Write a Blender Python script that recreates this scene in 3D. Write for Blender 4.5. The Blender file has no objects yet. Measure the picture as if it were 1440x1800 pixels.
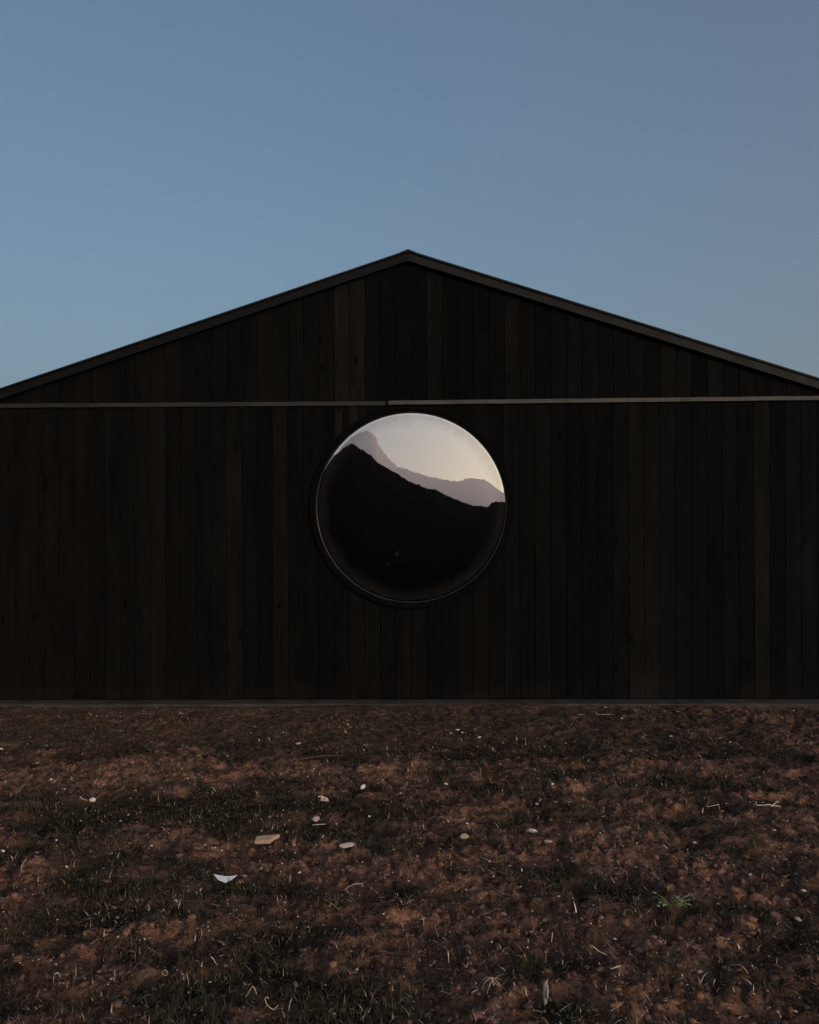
import bpy, math, random
import numpy as np
from mathutils import Vector, Matrix
R = math.radians
SC = bpy.context.scene
COL = SC.collection

# ------------------------------------------------------------------ camera
F = 1500.0                      # focal length in pixels of the 1440 x 1800 photograph
HY = 988.0                      # row of the horizon
EYE = 1.6
ROLL = 0.0048
cam_d = bpy.data.cameras.new("camera")
cam = bpy.data.objects.new("camera", cam_d)
COL.objects.link(cam)
cam_d.sensor_fit = 'HORIZONTAL'
cam_d.sensor_width = 36.0
cam_d.lens = 36.0 * F / 1440.0
cam_d.shift_y = (HY - 900.0) / 1440.0
cam_d.clip_start = 0.05
cam_d.clip_end = 40000.0
cam.location = (0, 0, EYE)
cam.rotation_euler = (Matrix.Rotation(R(90), 3, 'X') @ Matrix.Rotation(-ROLL, 3, 'Z')).to_euler()
SC.camera = cam

# ------------------------------------------------------------------ sky and sun
SUN_EL = R(8.5)
SUN_AZ = R(152)                 # clockwise from +Y: behind the camera, a little to its right
w = bpy.data.worlds.new("World")
SC.world = w
w.use_nodes = True
nt = w.node_tree
nt.nodes.clear()
sky = nt.nodes.new('ShaderNodeTexSky')
sky.sky_type = 'NISHITA'
sky.sun_disc = False
sky.sun_elevation = SUN_EL
sky.sun_rotation = SUN_AZ
sky.altitude = 300
sky.air_density = 1.0
sky.dust_density = 3.2
sky.ozone_density = 2.1
bg = nt.nodes.new('ShaderNodeBackground')
bg.inputs['Strength'].default_value = 0.15
out = nt.nodes.new('ShaderNodeOutputWorld')
wb = nt.nodes.new('ShaderNodeMix'); wb.data_type = 'RGBA'; wb.blend_type = 'MULTIPLY'   # the photograph's white balance
wb.inputs[0].default_value = 1.0
wb.inputs[7].default_value = (0.94, 1.01, 0.98, 1)
nt.links.new(sky.outputs[0], wb.inputs[6])
nt.links.new(wb.outputs[2], bg.inputs['Color'])
nt.links.new(bg.outputs[0], out.inputs['Surface'])

sd = bpy.data.lights.new("sun", 'SUN')
sd.energy = 3.2
sd.angle = R(2.0)
sd.color = (1.0, 0.80, 0.66)
so = bpy.data.objects.new("sun", sd)
COL.objects.link(so)
sdir = Vector((math.sin(SUN_AZ) * math.cos(SUN_EL), math.cos(SUN_AZ) * math.cos(SUN_EL), math.sin(SUN_EL)))
so.rotation_euler = sdir.to_track_quat('Z', 'Y').to_euler()
so.location = (4, -6, 12)

SC.view_settings.view_transform = 'Standard'
SC.view_settings.look = 'None'
SC.view_settings.exposure = 0.10
SC.view_settings.gamma = 1.0
SC.render.engine = 'CYCLES'
SC.cycles.use_denoising = True
SC.cycles.max_bounces = 8
SC.cycles.volume_bounces = 3

# ------------------------------------------------------------------ measuring
WD = 9.6                        # distance of the gable wall
YAW = R(-1.35)                  # its right end is a little nearer
CY, SY = math.cos(YAW), math.sin(YAW)
CX0, CY0 = 720.0, 900.0

def unroll(px, py):
    dx, dy = px - CX0, py - CY0
    # undo the small roll of the camera
    c, s = math.cos(ROLL), math.sin(ROLL)
    return CX0 + dx * c - dy * s, CY0 + dx * s + dy * c

def wall(px, py):
    """photo pixel -> (u, z) on the plane of the gable wall"""
    px, py = unroll(px, py)
    a = (px - 720.0) / F
    # x = u*CY ; y = WD + u*SY ; x / y = a
    u = a * WD / (CY - a * SY)
    y = WD + u * SY
    return u, EYE + (HY - py) * y / F

def gnd(px, py, z=0.0):
    px, py = unroll(px, py)
    y = (EYE - z) * F / (py - HY)
    return (px - 720.0) / F * y, y

# ------------------------------------------------------------------ noise in numpy
def _h(i, j, k):
    v = np.sin(i * 127.1 + j * 311.7 + k * 74.7) * 43758.5453
    return v - np.floor(v)

def vnoise(x, y, k=0):
    x = np.asarray(x, float); y = np.asarray(y, float)
    i = np.floor(x); j = np.floor(y)
    fx = x - i; fy = y - j
    fx = fx * fx * (3 - 2 * fx); fy = fy * fy * (3 - 2 * fy)
    a = _h(i, j, k); b = _h(i + 1, j, k); c = _h(i, j + 1, k); d = _h(i + 1, j + 1, k)
    return (a + (b - a) * fx) * (1 - fy) + (c + (d - c) * fx) * fy

def fbm(x, y, o=4, k=0):
    s = 0; a = 0.5; t = 0
    for n in range(o):
        s = s + a * vnoise(x * 2 ** n + 17.3 * n, y * 2 ** n - 9.1 * n, k + n)
        t += a; a *= 0.5
    return s / t

# ------------------------------------------------------------------ objects
def link(name, mesh, mats=None, parent=None):
    o = bpy.data.objects.new(name, mesh)
    COL.objects.link(o)
    if mats is not None:
        for m in (mats if isinstance(mats, (list, tuple)) else [mats]):
            mesh.materials.append(m)
    if parent is not None:
        o.parent = parent
    return o

def tag(o, label=None, cat=None, group=None, kind=None):
    if label: o['label'] = label
    if cat: o['category'] = cat
    if group: o['group'] = group
    if kind: o['kind'] = kind
    return o

def mesh_np(name, verts, faces, smooth=False, cols=None, sizes=None):
    """verts (n,3); faces: (m,k) array, or flat array with sizes"""
    me = bpy.data.meshes.new(name)
    verts = np.asarray(verts, dtype=np.float32)
    if sizes is None:
        faces = np.asarray(faces, dtype=np.int32)
        sizes = np.full(len(faces), faces.shape[1], dtype=np.int32)
        flat = faces.ravel()
    else:
        flat = np.asarray(faces, dtype=np.int32)
        sizes = np.asarray(sizes, dtype=np.int32)
    me.vertices.add(len(verts))
    me.vertices.foreach_set('co', verts.ravel())
    me.loops.add(len(flat))
    me.loops.foreach_set('vertex_index', flat)
    me.polygons.add(len(sizes))
    st = np.concatenate(([0], np.cumsum(sizes)[:-1])).astype(np.int32)
    me.polygons.foreach_set('loop_start', st)
    me.polygons.foreach_set('loop_total', sizes)
    me.update(calc_edges=True)
    if cols is not None:
        c4 = np.ones((len(verts), 4), dtype=np.float32)
        c4[:, :3] = cols
        at = me.color_attributes.new('col', 'FLOAT_COLOR', 'POINT')
        at.data.foreach_set('color', c4.ravel())
    if smooth:
        me.polygons.foreach_set('use_smooth', np.ones(len(sizes), dtype=bool))
    me.validate()
    return me

class MB:
    """collects polygons with a tone per vertex"""
    def __init__(s):
        s.v = []; s.f = []; s.c = []
    def add(s, vs, fs, tone=(1, 1, 1)):
        b = len(s.v)
        s.v += [tuple(v) for v in vs]
        s.c += [tone] * len(vs)
        s.f += [tuple(b + i for i in f) for f in fs]
    def box(s, x0, x1, y0, y1, z0, z1, tone=(1, 1, 1), ch=0.0):
        vs = [(x0, y0, z0), (x1, y0, z0), (x1, y1, z0), (x0, y1, z0), (x0, y0, z1), (x1, y0, z1), (x1, y1, z1), (x0, y1, z1)]
        s.add(vs, [(0, 3, 2, 1), (4, 5, 6, 7), (0, 1, 5, 4), (1, 2, 6, 5), (2, 3, 7, 6), (3, 0, 4, 7)], tone)
    def prism(s, prof, y0, y1, tone=(1, 1, 1)):
        """prof: list of (x, z) counter-clockwise seen from -Y"""
        n = len(prof)
        vs = [(x, y0, z) for x, z in prof] + [(x, y1, z) for x, z in prof]
        fs = [tuple(range(n)), tuple(range(2 * n - 1, n - 1, -1))]
        fs += [(i, i + n, (i + 1) % n + n, (i + 1) % n) for i in range(n)]
        s.add(vs, fs, tone)
    def ring(s, prof, seg=144, tone=(1, 1, 1), c=(0, 0)):
        """prof: closed list of (r, y) revolved about the Y axis"""
        n = len(prof); vs = []; fs = []
        for k in range(seg):
            a = 2 * math.pi * k / seg
            for r, y in prof:
                vs.append((c[0] + r * math.cos(a), y, c[1] + r * math.sin(a)))
        for k in range(seg):
            for i in range(n):
                a = k * n + i; b = k * n + (i + 1) % n
                a2 = ((k + 1) % seg) * n + i; b2 = ((k + 1) % seg) * n + (i + 1) % n
                fs.append((a, b, b2, a2))
        s.add(vs, fs, tone)
    def tube(s, pts, rad, seg=6, tone=(1, 1, 1), flat=1.0):
        pts = [Vector(p) for p in pts]
        n = len(pts); vs = []; fs = []
        rads = rad if isinstance(rad, (list, tuple)) else [rad] * n
        for i, p in enumerate(pts):
            t = (pts[min(i + 1, n - 1)] - pts[max(i - 1, 0)]).normalized()
            up = Vector((0, 0, 1)) if abs(t.z) < 0.9 else Vector((1, 0, 0))
            a = t.cross(up).normalized(); b = a.cross(t)
            for k in range(seg):
                an = 2 * math.pi * k / seg
                vs.append(p + (a * math.cos(an) + b * math.sin(an) * flat) * rads[i])
        for i in range(n - 1):
            for k in range(seg):
                k2 = (k + 1) % seg
                fs.append((i * seg + k, i * seg + k2, (i + 1) * seg + k2, (i + 1) * seg + k))
        fs.append(tuple(range(seg - 1, -1, -1)))
        fs.append(tuple((n - 1) * seg + k for k in range(seg)))
        s.add(vs, fs, tone)
    def build(s, name, mat, parent=None, smooth=False):
        me = bpy.data.meshes.new(name)
        me.from_pydata(s.v, [], s.f)
        at = me.color_attributes.new('col', 'FLOAT_COLOR', 'POINT')
        at.data.foreach_set('color', np.array([(*c, 1) for c in s.c], dtype=np.float32).ravel())
        me.update()
        if smooth:
            for p in me.polygons: p.use_smooth = True
        return link(name, me, mat, parent)

# ------------------------------------------------------------------ materials
class NT:
    def __init__(s, name):
        s.m = bpy.data.materials.new(name)
        s.m.use_nodes = True
        s.t = s.m.node_tree
        s.t.nodes.clear()
        s.out = s.t.nodes.new('ShaderNodeOutputMaterial')
    def n(s, ty, **kw):
        nd = s.t.nodes.new(ty)
        for k, v in kw.items():
            if k.startswith('_'):
                setattr(nd, k[1:], v)
            else:
                nd.inputs[k.replace('9', ' ')].default_value = v
        return nd
    def l(s, a, b):
        s.t.links.new(a, b)
    def math(s, op, a, b=None, clamp=False):
        nd = s.t.nodes.new('ShaderNodeMath'); nd.operation = op; nd.use_clamp = clamp
        for i, v in enumerate((a, b)):
            if v is None: continue
            if isinstance(v, (int, float)): nd.inputs[i].default_value = v
            else: s.l(v, nd.inputs[i])
        return nd.outputs[0]
    def ramp(s, fac, stops):
        nd = s.t.nodes.new('ShaderNodeValToRGB')
        el = nd.color_ramp.elements
        while len(el) < len(stops): el.new(0.5)
        for e, (p, c) in zip(el, stops):
            e.position = p
            e.color = (*c, 1) if isinstance(c, tuple) else (c, c, c, 1)
        s.l(fac, nd.inputs[0])
        return nd.outputs[0]
    def mul(s, a, b, fac=1.0, ty='MULTIPLY'):
        nd = s.t.nodes.new('ShaderNodeMix'); nd.data_type = 'RGBA'; nd.blend_type = ty
        if isinstance(fac, (int, float)): nd.inputs[0].default_value = fac
        else: s.l(fac, nd.inputs[0])
        for i, v in ((6, a), (7, b)):
            if isinstance(v, tuple): nd.inputs[i].default_value = (*v, 1)
            else: s.l(v, nd.inputs[i])
        return nd.outputs[2]
    def noise(s, vec, scale, detail=4, rough=0.55, dist=0.0):
        nd = s.n('ShaderNodeTexNoise'); nd.inputs['Scale'].default_value = scale
        nd.inputs['Detail'].default_value = detail; nd.inputs['Roughness'].default_value = rough
        nd.inputs['Distortion'].default_value = dist
        if vec is not None: s.l(vec, nd.inputs['Vector'])
        return nd.outputs[0]
    def mapped(s, vec, sc, loc=(0, 0, 0)):
        nd = s.n('ShaderNodeMapping'); nd.inputs['Scale'].default_value = sc
        nd.inputs['Location'].default_value = loc
        s.l(vec, nd.inputs['Vector'])
        return nd.outputs[0]
    def princ(s, col, rough=0.7, spec=0.4, metal=0.0, bump=None, bd=0.003, bs=1.0):
        p = s.n('ShaderNodeBsdfPrincipled')
        if isinstance(col, tuple): p.inputs['Base Color'].default_value = (*col, 1)
        else: s.l(col, p.inputs['Base Color'])
        if isinstance(rough, (int, float)): p.inputs['Roughness'].default_value = rough
        else: s.l(rough, p.inputs['Roughness'])
        p.inputs['Specular IOR Level'].default_value = spec
        p.inputs['Metallic'].default_value = metal
        if bump is not None:
            b = s.n('ShaderNodeBump'); b.inputs['Distance'].default_value = bd
            b.inputs['Strength'].default_value = bs
            s.l(bump, b.inputs['Height']); s.l(b.outputs[0], p.inputs['Normal'])
        s.l(p.outputs[0], s.out.inputs['Surface'])
        return p

def mat_wood():
    t = NT('dark_timber')
    g = t.n('ShaderNodeNewGeometry')
    tc = t.n('ShaderNodeTexCoord')
    at = t.n('ShaderNodeAttribute', _attribute_name='col')
    # shift the grain from board to board with the tone value
    sh = t.n('ShaderNodeVectorMath', _operation='MULTIPLY_ADD')
    t.l(at.outputs['Color'], sh.inputs[0]); sh.inputs[1].default_value = (37, 91, 53)
    t.l(tc.outputs['Object'], sh.inputs[2])
    grain = t.noise(t.mapped(sh.outputs[0], (38, 38, 1.3)), 1.0, 6, 0.62, 0.6)
    broad = t.noise(t.mapped(sh.outputs[0], (7, 7, 0.9)), 1.0, 4, 0.6, 0.3)
    vor = t.n('ShaderNodeTexVoronoi'); vor.inputs['Scale'].default_value = 1.0
    t.l(t.mapped(sh.outputs[0], (7.0, 7.0, 2.4)), vor.inputs['Vector'])
    knot = t.ramp(vor.outputs['Distance'], [(0.0, 0.12), (0.10, 0.35), (0.2, 1.0)])
    rings = t.n('ShaderNodeMath', _operation='SINE')
    t.l(t.math('MULTIPLY', vor.outputs['Distance'], 60.0), rings.inputs[0])
    c = t.mul(at.outputs['Color'], t.ramp(grain, [(0.28, 0.5), (0.5, 0.95), (0.75, 1.5)]))
    c = t.mul(c, t.ramp(broad, [(0.25, 0.6), (0.5, 1.0), (0.75, 1.45)]))
    c = t.mul(c, knot)
    # weathered, paler patches of worn stain
    wear = t.noise(t.mapped(sh.outputs[0], (3.2, 3.2, 1.6)), 1.0, 7, 0.72, 0.8)
    c = t.mul(c, (0.018, 0.017, 0.016), t.math('MULTIPLY', t.ramp(wear, [(0.60, 0.0), (0.74, 1.0)]), 0.28), 'MIX')
    # soil splashed on the lowest hand's width of the boards
    sep = t.n('ShaderNodeSeparateXYZ'); t.l(tc.outputs['Object'], sep.inputs[0])
    spl = t.noise(t.mapped(tc.outputs['Object'], (2.2, 1, 4)), 1.0, 6, 0.7)
    low = t.ramp(sep.outputs['Z'], [(0.0, 1.0), (0.10, 0.7), (0.32, 0.0)])
    spl = t.math('MULTIPLY', low, t.ramp(spl, [(0.45, 0.0), (0.68, 1.0)]))
    c = t.mul(c, (0.024, 0.017, 0.013), t.math('MULTIPLY', spl, 0.55), 'MIX')
    sc = t.n('ShaderNodeVectorMath', _operation='DISTANCE'); t.l(t.mapped(tc.outputs['Object'], (1, 0, 0.8)), sc.inputs[0])
    sc.inputs[1].default_value = (SCUFF[0], 0, SCUFF[1] * 0.8)
    sm = t.math('MULTIPLY', t.ramp(sc.outputs['Value'], [(0.03, 1.0), (0.2, 0.0)]), t.ramp(wear, [(0.4, 0.1), (0.6, 1.0)]))
    c = t.mul(c, (0.040, 0.034, 0.030), t.math('MULTIPLY', sm, 0.4), 'MIX')
    t.princ(c, t.ramp(grain, [(0.3, 0.72), (0.7, 0.92)]), 0.06, bump=t.math('ADD', t.math('MULTIPLY', grain, 0.7), t.math('MULTIPLY', knot, 0.3)), bd=0.003, bs=0.9)
    return t.m

def mat_plain(name, col, rough=0.5, spec=0.4, metal=0.0, var=0.35, sc=6.0, bd=0.001, stretch=(1, 1, 1)):
    t = NT(name)
    tc = t.n('ShaderNodeTexCoord')
    v = t.mapped(tc.outputs['Object'], stretch)
    n1 = t.noise(v, sc, 6, 0.65)
    n2 = t.noise(v, sc * 7, 4, 0.6)
    c = t.mul(col, t.ramp(n1, [(0.3, 1 - var), (0.5, 1.0), (0.72, 1 + var)]))
    c = t.mul(c, t.ramp(n2, [(0.3, 1 - var * .6), (0.7, 1 + var * .6)]))
    t.princ(c, t.ramp(n1, [(0.3, max(rough - .12, 0.05)), (0.7, min(rough + .12, 1))]), spec, metal, bump=n2, bd=bd)
    return t.m

def mat_attr(name, rough=0.8, spec=0.25, var=0.3, sc=60.0, bd=0.001):
    t = NT(name)
    tc = t.n('ShaderNodeTexCoord')
    at = t.n('ShaderNodeAttribute', _attribute_name='col')
    n1 = t.noise(tc.outputs['Object'], sc, 4, 0.6)
    c = t.mul(at.outputs['Color'], t.ramp(n1, [(0.3, 1 - var), (0.7, 1 + var)]))
    t.princ(c, rough, spec, bump=n1, bd=bd)
    return t.m

def mat_ground():
    t = NT('soil')
    tc = t.n('ShaderNodeTexCoord')
    at = t.n('ShaderNodeAttribute', _attribute_name='col')   # how bare (red) or grown over (dark) the soil is
    o = tc.outputs['Object']
    n1 = t.noise(o, 9.0, 8, 0.7, 0.3)
    n2 = t.noise(o, 55.0, 6, 0.7)
    n3 = t.noise(o, 1.7, 5, 0.6)
    c = t.mul(at.outputs['Color'], t.ramp(n1, [(0.3, 0.45), (0.5, 1.0), (0.7, 1.55)]))
    c = t.mul(c, t.ramp(n2, [(0.3, 0.4), (0.5, 1.0), (0.72, 1.9)]))
    c = t.mul(c, t.ramp(n3, [(0.3, (0.85, 0.9, 0.95)), (0.7, (1.15, 1.05, 1.0))]))
    # pale grit
    vo = t.n('ShaderNodeTexVoronoi'); vo.inputs['Scale'].default_value = 46.0
    t.l(o, vo.inputs['Vector'])
    rnd = t.n('ShaderNodeSeparateColor'); t.l(vo.outputs['Color'], rnd.inputs[0])
    grit = t.math('MULTIPLY', t.math('LESS_THAN', vo.outputs['Distance'], 0.20), t.math('GREATER_THAN', rnd.outputs[0], 0.93))
    c = t.mul(c, (0.26, 0.19, 0.15), t.math('MULTIPLY', grit, 0.6), 'MIX')
    t.princ(c, 1.0, 0.0, bump=t.math('ADD', n1, t.math('MULTIPLY', n2, 0.5)), bd=0.035, bs=1.0)
    return t.m

def mat_glass(cx, cz, rad):
    t = NT('window_glass')
    tc = t.n('ShaderNodeTexCoord')
    o = tc.outputs['Object']
    gl = t.n('ShaderNodeBsdfGlossy'); gl.inputs['Roughness'].default_value = 0.0
    gl.inputs['Color'].default_value = (0.93, 0.935, 1.0, 1)
    tr = t.n('ShaderNodeBsdfTransparent'); tr.inputs['Color'].default_value = (0.015, 0.015, 0.016, 1)
    mx = t.n('ShaderNodeMixShader'); mx.inputs[0].default_value = GLASS_REFL
    t.l(tr.outputs[0], mx.inputs[1]); t.l(gl.outputs[0], mx.inputs[2])
    # dried rain and dust that gathers towards the rim
    ln = t.n('ShaderNodeVectorMath', _operation='DISTANCE'); t.l(t.mapped(o, (1, 0, 1)), ln.inputs[0])
    ln.inputs[1].default_value = (cx, 0, cz)
    rr = t.math('DIVIDE', ln.outputs['Value'], rad)
    nz = t.noise(o, 5.0, 7, 0.72, 0.5)
    edge = t.math('ADD', rr, t.math('MULTIPLY', t.math('SUBTRACT', nz, 0.5), 0.22))
    d1 = t.ramp(edge, [(0.85, 0.0), (0.93, 0.45), (1.0, 0.8)])
    fine = t.noise(o, 40.0, 4, 0.6)
    d1 = t.math('MULTIPLY', d1, t.ramp(fine, [(0.3, 0.45), (0.7, 1.0)]))
    d1 = t.math('MULTIPLY', d1, t.math('LESS_THAN', rr, t.math('ADD', 0.970, t.math('MULTIPLY', nz, 0.014)) ))
    d2 = t.math('MULTIPLY', t.ramp(t.noise(o, 24.0, 8, 0.75), [(0.35, 0.0), (0.75, 1.0)]), 0.05)
    dirt_and_specks = t.math('MULTIPLY', t.math('ADD', d1, d2), 0.42, True)
    # small dull grey specks low on the pane
    for (sx, sz), sr in SPECKS:
        dd = t.n('ShaderNodeVectorMath', _operation='DISTANCE'); t.l(t.mapped(o, (1, 0, 1)), dd.inputs[0])
        dd.inputs[1].default_value = (sx, 0, sz)
        e = t.math('ADD', dd.outputs['Value'], t.math('MULTIPLY', t.math('SUBTRACT', fine, 0.5), 0.02))
        dirt_and_specks = t.math('MAXIMUM', dirt_and_specks, t.math('MULTIPLY', t.math('LESS_THAN', e, sr), 0.35))
    df = t.n('ShaderNodeBsdfDiffuse'); df.inputs['Color'].default_value = (0.055, 0.048, 0.045, 1)
    m2 = t.n('ShaderNodeMixShader'); t.l(dirt_and_specks, m2.inputs[0])
    t.l(mx.outputs[0], m2.inputs[1]); t.l(df.outputs[0], m2.inputs[2])
    t.l(m2.outputs[0], t.out.inputs['Surface'])
    return t.m

# ------------------------------------------------------------------ barn
WCU, WCZ = wall(723, 892)
_u0, _ = wall(557, 892); _u1, _ = wall(889, 892)
RG = (_u1 - _u0) / 2            # radius of the glass
RF = RG * 178 / 166             # outer radius of the frame
GLASS_REFL = 0.55
CURV = RG / math.sin(R(2.0))
SPECKS = [(wall(683, 991), 0.018), (wall(698, 974), 0.020), (wall(704, 968), 0.014)]

SCUFF = wall(1134, 1209)
WOOD = mat_wood()
BLACK = mat_plain('building_paper', (0.004, 0.004, 0.004), 0.95, 0.05)
FRAME_M = mat_plain('black_painted_metal', (0.0032, 0.0031, 0.003), 0.8, 0.04, 0.0, 0.3, 4)
GASKET_M = mat_plain('aluminium_bead', (0.022, 0.021, 0.020), 0.45, 0.3, 0.4, 0.4, 9)
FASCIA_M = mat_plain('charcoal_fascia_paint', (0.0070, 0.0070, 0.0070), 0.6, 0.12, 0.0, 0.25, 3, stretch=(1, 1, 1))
FLASH_M = mat_plain('sheen_painted_flashing', (0.075, 0.066, 0.059), 0.5, 0.3, 0.3, 0.3, 2.5)  # right length: sheen from the sky is put into this paler colour
ROOF_M = mat_plain('black_sheet_roofing', (0.005, 0.0055, 0.007), 0.6, 0.2, 0.2, 0.3, 2)
CONC = mat_plain('dirty_concrete', (0.060, 0.050, 0.044), 0.9, 0.2, 0.0, 0.45, 5, 0.006)

barn = bpy.data.objects.new('barn', None)
COL.objects.link(barn)
barn.location = (0, WD, 0)
barn.rotation_euler = (0, 0, YAW)
tag(barn, 'dark timber clad barn with a low gable roof and one big round window', 'barn')

AU, AZ = wall(718, 439)         # apex of the roof, top edge
SLL = (AZ - wall(0, 682)[1]) / (AU - wall(0, 682)[0])
SLR = (AZ - wall(1440, 664)[1]) / (wall(1440, 664)[0] - AU)
SL = (SLL + SLR) / 2
AZ = EYE + (AZ - EYE) * (WD - 0.115) / WD
FZ = (wall(60, 713.5)[1] + wall(1380, 701.5)[1]) / 2     # centre of the flashing
HALF = (AZ - 0.12 - FZ + 0.06) / SL                      # half width of the barn
DEPTH = 15.0
BASE = 0.055                    # top of the concrete plinth
print('apex', AU, AZ, 'slopes', SLL, SLR, 'flash', FZ, wall(60, 713.5), wall(1380, 701.5), 'half', HALF, 'win', WCU, WCZ, RG)

rng = random.Random(5)

def under(u):
    """underside of the roof over the wall"""
    return AZ - 0.085 - SL * abs(u - AU)

PITCH = 0.1735
WARM = (0.0062, 0.0050, 0.0040)
COOL = (0.0043, 0.0041, 0.0038)

def boards(name, zlo, zhi, off, special=None, y0=-0.022, hole=True):
    mb = MB()
    u = AU - HALF + 0.0
    k = 0
    lo = AU - HALF; hi = AU + HALF
    start = lo - (lo - off) % PITCH
    start = off + math.floor((lo - off) / PITCH) * PITCH
    x = start
    while x < hi:
        x0 = max(x, lo); x1 = min(x + PITCH, hi)
        x += PITCH
        k += 1
        if x1 - x0 < 0.02: continue
        g = rng.uniform(0.0025, 0.005)
        a = x0 + g / 2; b = x1 - g / 2
        mid = (a + b) / 2
        t = rng.random()
        # warmer, browner boards towards the left of the wall
        wm = min(max(0.75 - (mid + 4.6) / 9.2 * 0.8 + rng.uniform(-0.35, 0.35), 0), 1)
        br = rng.choice([0.7, 0.8, 0.85, 0.92, 1.0, 1.0, 1.08, 1.15, 1.3]) * rng.uniform(0.9, 1.1)
        if special:
            for (s0, s1, wv, bv) in special:
                if s0 <= mid <= s1: wm, br = wv, bv
        tone = tuple((WARM[i] * wm + COOL[i] * (1 - wm)) * br for i in range(3))
        dy = rng.uniform(-0.004, 0.003)
        cup = rng.uniform(-0.0015, 0.0025)
        tw = rng.uniform(-0.0025, 0.0025)
        c = 0.003
        xs = [a, a, a + c] + [a + c + (b - a - 2 * c) * i / 5 for i in range(1, 5)] + [b - c, b, b]
        ys = [0.0, y0 + dy + c, y0 + dy] + [y0 + dy - cup * math.sin(math.pi * i / 5) for i in range(1, 5)] + [y0 + dy, y0 + dy + c, 0.0]
        bot = zlo + rng.uniform(-0.004, 0.006)
        segs = []
        def top(uu): return zhi(uu) if callable(zhi) else zhi
        full = [[], []]
        def hole_span(uu):
            d = RF - 0.03
            q = d * d - (uu - WCU) ** 2
            return None if q <= 0 else (WCZ - math.sqrt(q), WCZ + math.sqrt(q))
        cols_lo = []; cols_hi = []
        hs = [hole_span(q) if hole else None for q in xs]
        if all(h is None for h in hs):
            segs = [([bot] * len(xs), [top(q) for q in xs])]
        else:
            low_t = [(h[0] if h else WCZ) for h in hs]
            up_b = [(h[1] if h else WCZ) for h in hs]
            segs = [([bot] * len(xs), [min(z, top(q)) for z, q in zip(low_t, xs)]), ([min(z, top(q)) for z, q in zip(up_b, xs)], [top(q) for q in xs])]
        for zb, zt in segs:
            if max(t2 - b2 for b2, t2 in zip(zb, zt)) < 0.01: continue
            n = len(xs); vs = []; fs = []
            for q, yy, z0, z1 in zip(xs, ys, zb, zt):
                z1 = max(z1, z0)
                for s_ in range(7):
                    f = s_ / 6
                    z = z0 + (z1 - z0) * f
                    edge_y = yy if yy == 0.0 else yy + tw * (f - 0.5) * (1 if q < mid else -1)
                    vs.append((q, edge_y, z))
            for i in range(n - 1):
                for s_ in range(6):
                    fs.append((i * 7 + s_, (i + 1) * 7 + s_, (i + 1) * 7 + s_ + 1, i * 7 + s_ + 1))
            fs.append(tuple(i * 7 for i in range(n - 1, -1, -1)))
            fs.append(tuple(i * 7 + 6 for i in range(n)))
            mb.add(vs, fs, tone)
            # nail heads in two rows per board
        for zn in ([bot + 0.12, bot + 1.1, bot + 2.1, bot + 3.05] if not callable(zhi) else [zlo + 0.08, zlo + 0.8]):
            for xn in (a + 0.03, b - 0.03):
                if zn > top(xn) - 0.06: continue
                if hole and (xn - WCU) ** 2 + (zn - WCZ) ** 2 < (RF + 0.02) ** 2: continue
                nx = xn + rng.uniform(-0.004, 0.004); nz = zn + rng.uniform(-0.01, 0.01)
                r_ = 0.0035
                pr = [(nx + r_ * math.cos(q), nz + r_ * math.sin(q)) for q in [i * math.pi / 3 for i in range(6)]]
                mb.prism(pr, y0 + dy - 0.0045, y0 + dy, (0.02, 0.018, 0.016))
    return mb.build(name, WOOD, barn)

lower_off = wall(1106, 1200)[0]
upper_off = wall(615.5, 600)[0]
sp_low = [(wall(1320, 900)[0], wall(1347, 900)[0], 0.25, 1.8), (wall(403, 900)[0], wall(429, 900)[0], 0.5, 1.5),
          (wall(1106, 900)[0], wall(1160, 900)[0], 0.5, 1.25), (wall(278, 900)[0], wall(295, 900)[0], 0.8, 1.5)]
sp_up = [(wall(590, 600)[0], wall(642, 600)[0], 0.85, 1.9), (wall(748, 600)[0], wall(775, 600)[0], 0.6, 1.25),
         (wall(668, 600)[0], wall(747, 600)[0], 0.2, 0.72), (wall(776, 600)[0], wall(828, 600)[0], 0.2, 0.6)]
boards('wall_cladding', BASE + 0.012, FZ - 0.004, lower_off, sp_low)
boards('gable_cladding', FZ + 0.004, under, upper_off, sp_up, hole=True)

# backing behind the boards, with the round opening
def plate(name, y0, y1, mat, rh, parent):
    xs = sorted(set([AU - HALF + 0.01, AU, AU + HALF - 0.01] + [WCU + rh * math.cos(math.pi * i / 48) for i in range(49)]))
    mb = MB()
    for a, b in zip(xs[:-1], xs[1:]):
        def sp(uu):
            q = rh * rh - (uu - WCU) ** 2
            return None if q < 1e-9 else math.sqrt(q)
        ha = sp(a) or 0; hb = sp(b) or 0
        inside = abs((a + b) / 2 - WCU) < rh
        if not inside:
            mb.prism([(a, BASE), (b, BASE), (b, under(b)), (a, under(a))], y0, y1)
        else:
            mb.prism([(a, BASE), (b, BASE), (b, WCZ - hb), (a, WCZ - ha)], y0, y1)
            mb.prism([(a, WCZ + ha), (b, WCZ + hb), (b, under(b)), (a, under(a))], y0, y1)
    return mb.build(name, mat, parent)
plate('wall_backing', 0.002, 0.09, BLACK, RG + 0.02, barn)

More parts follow.
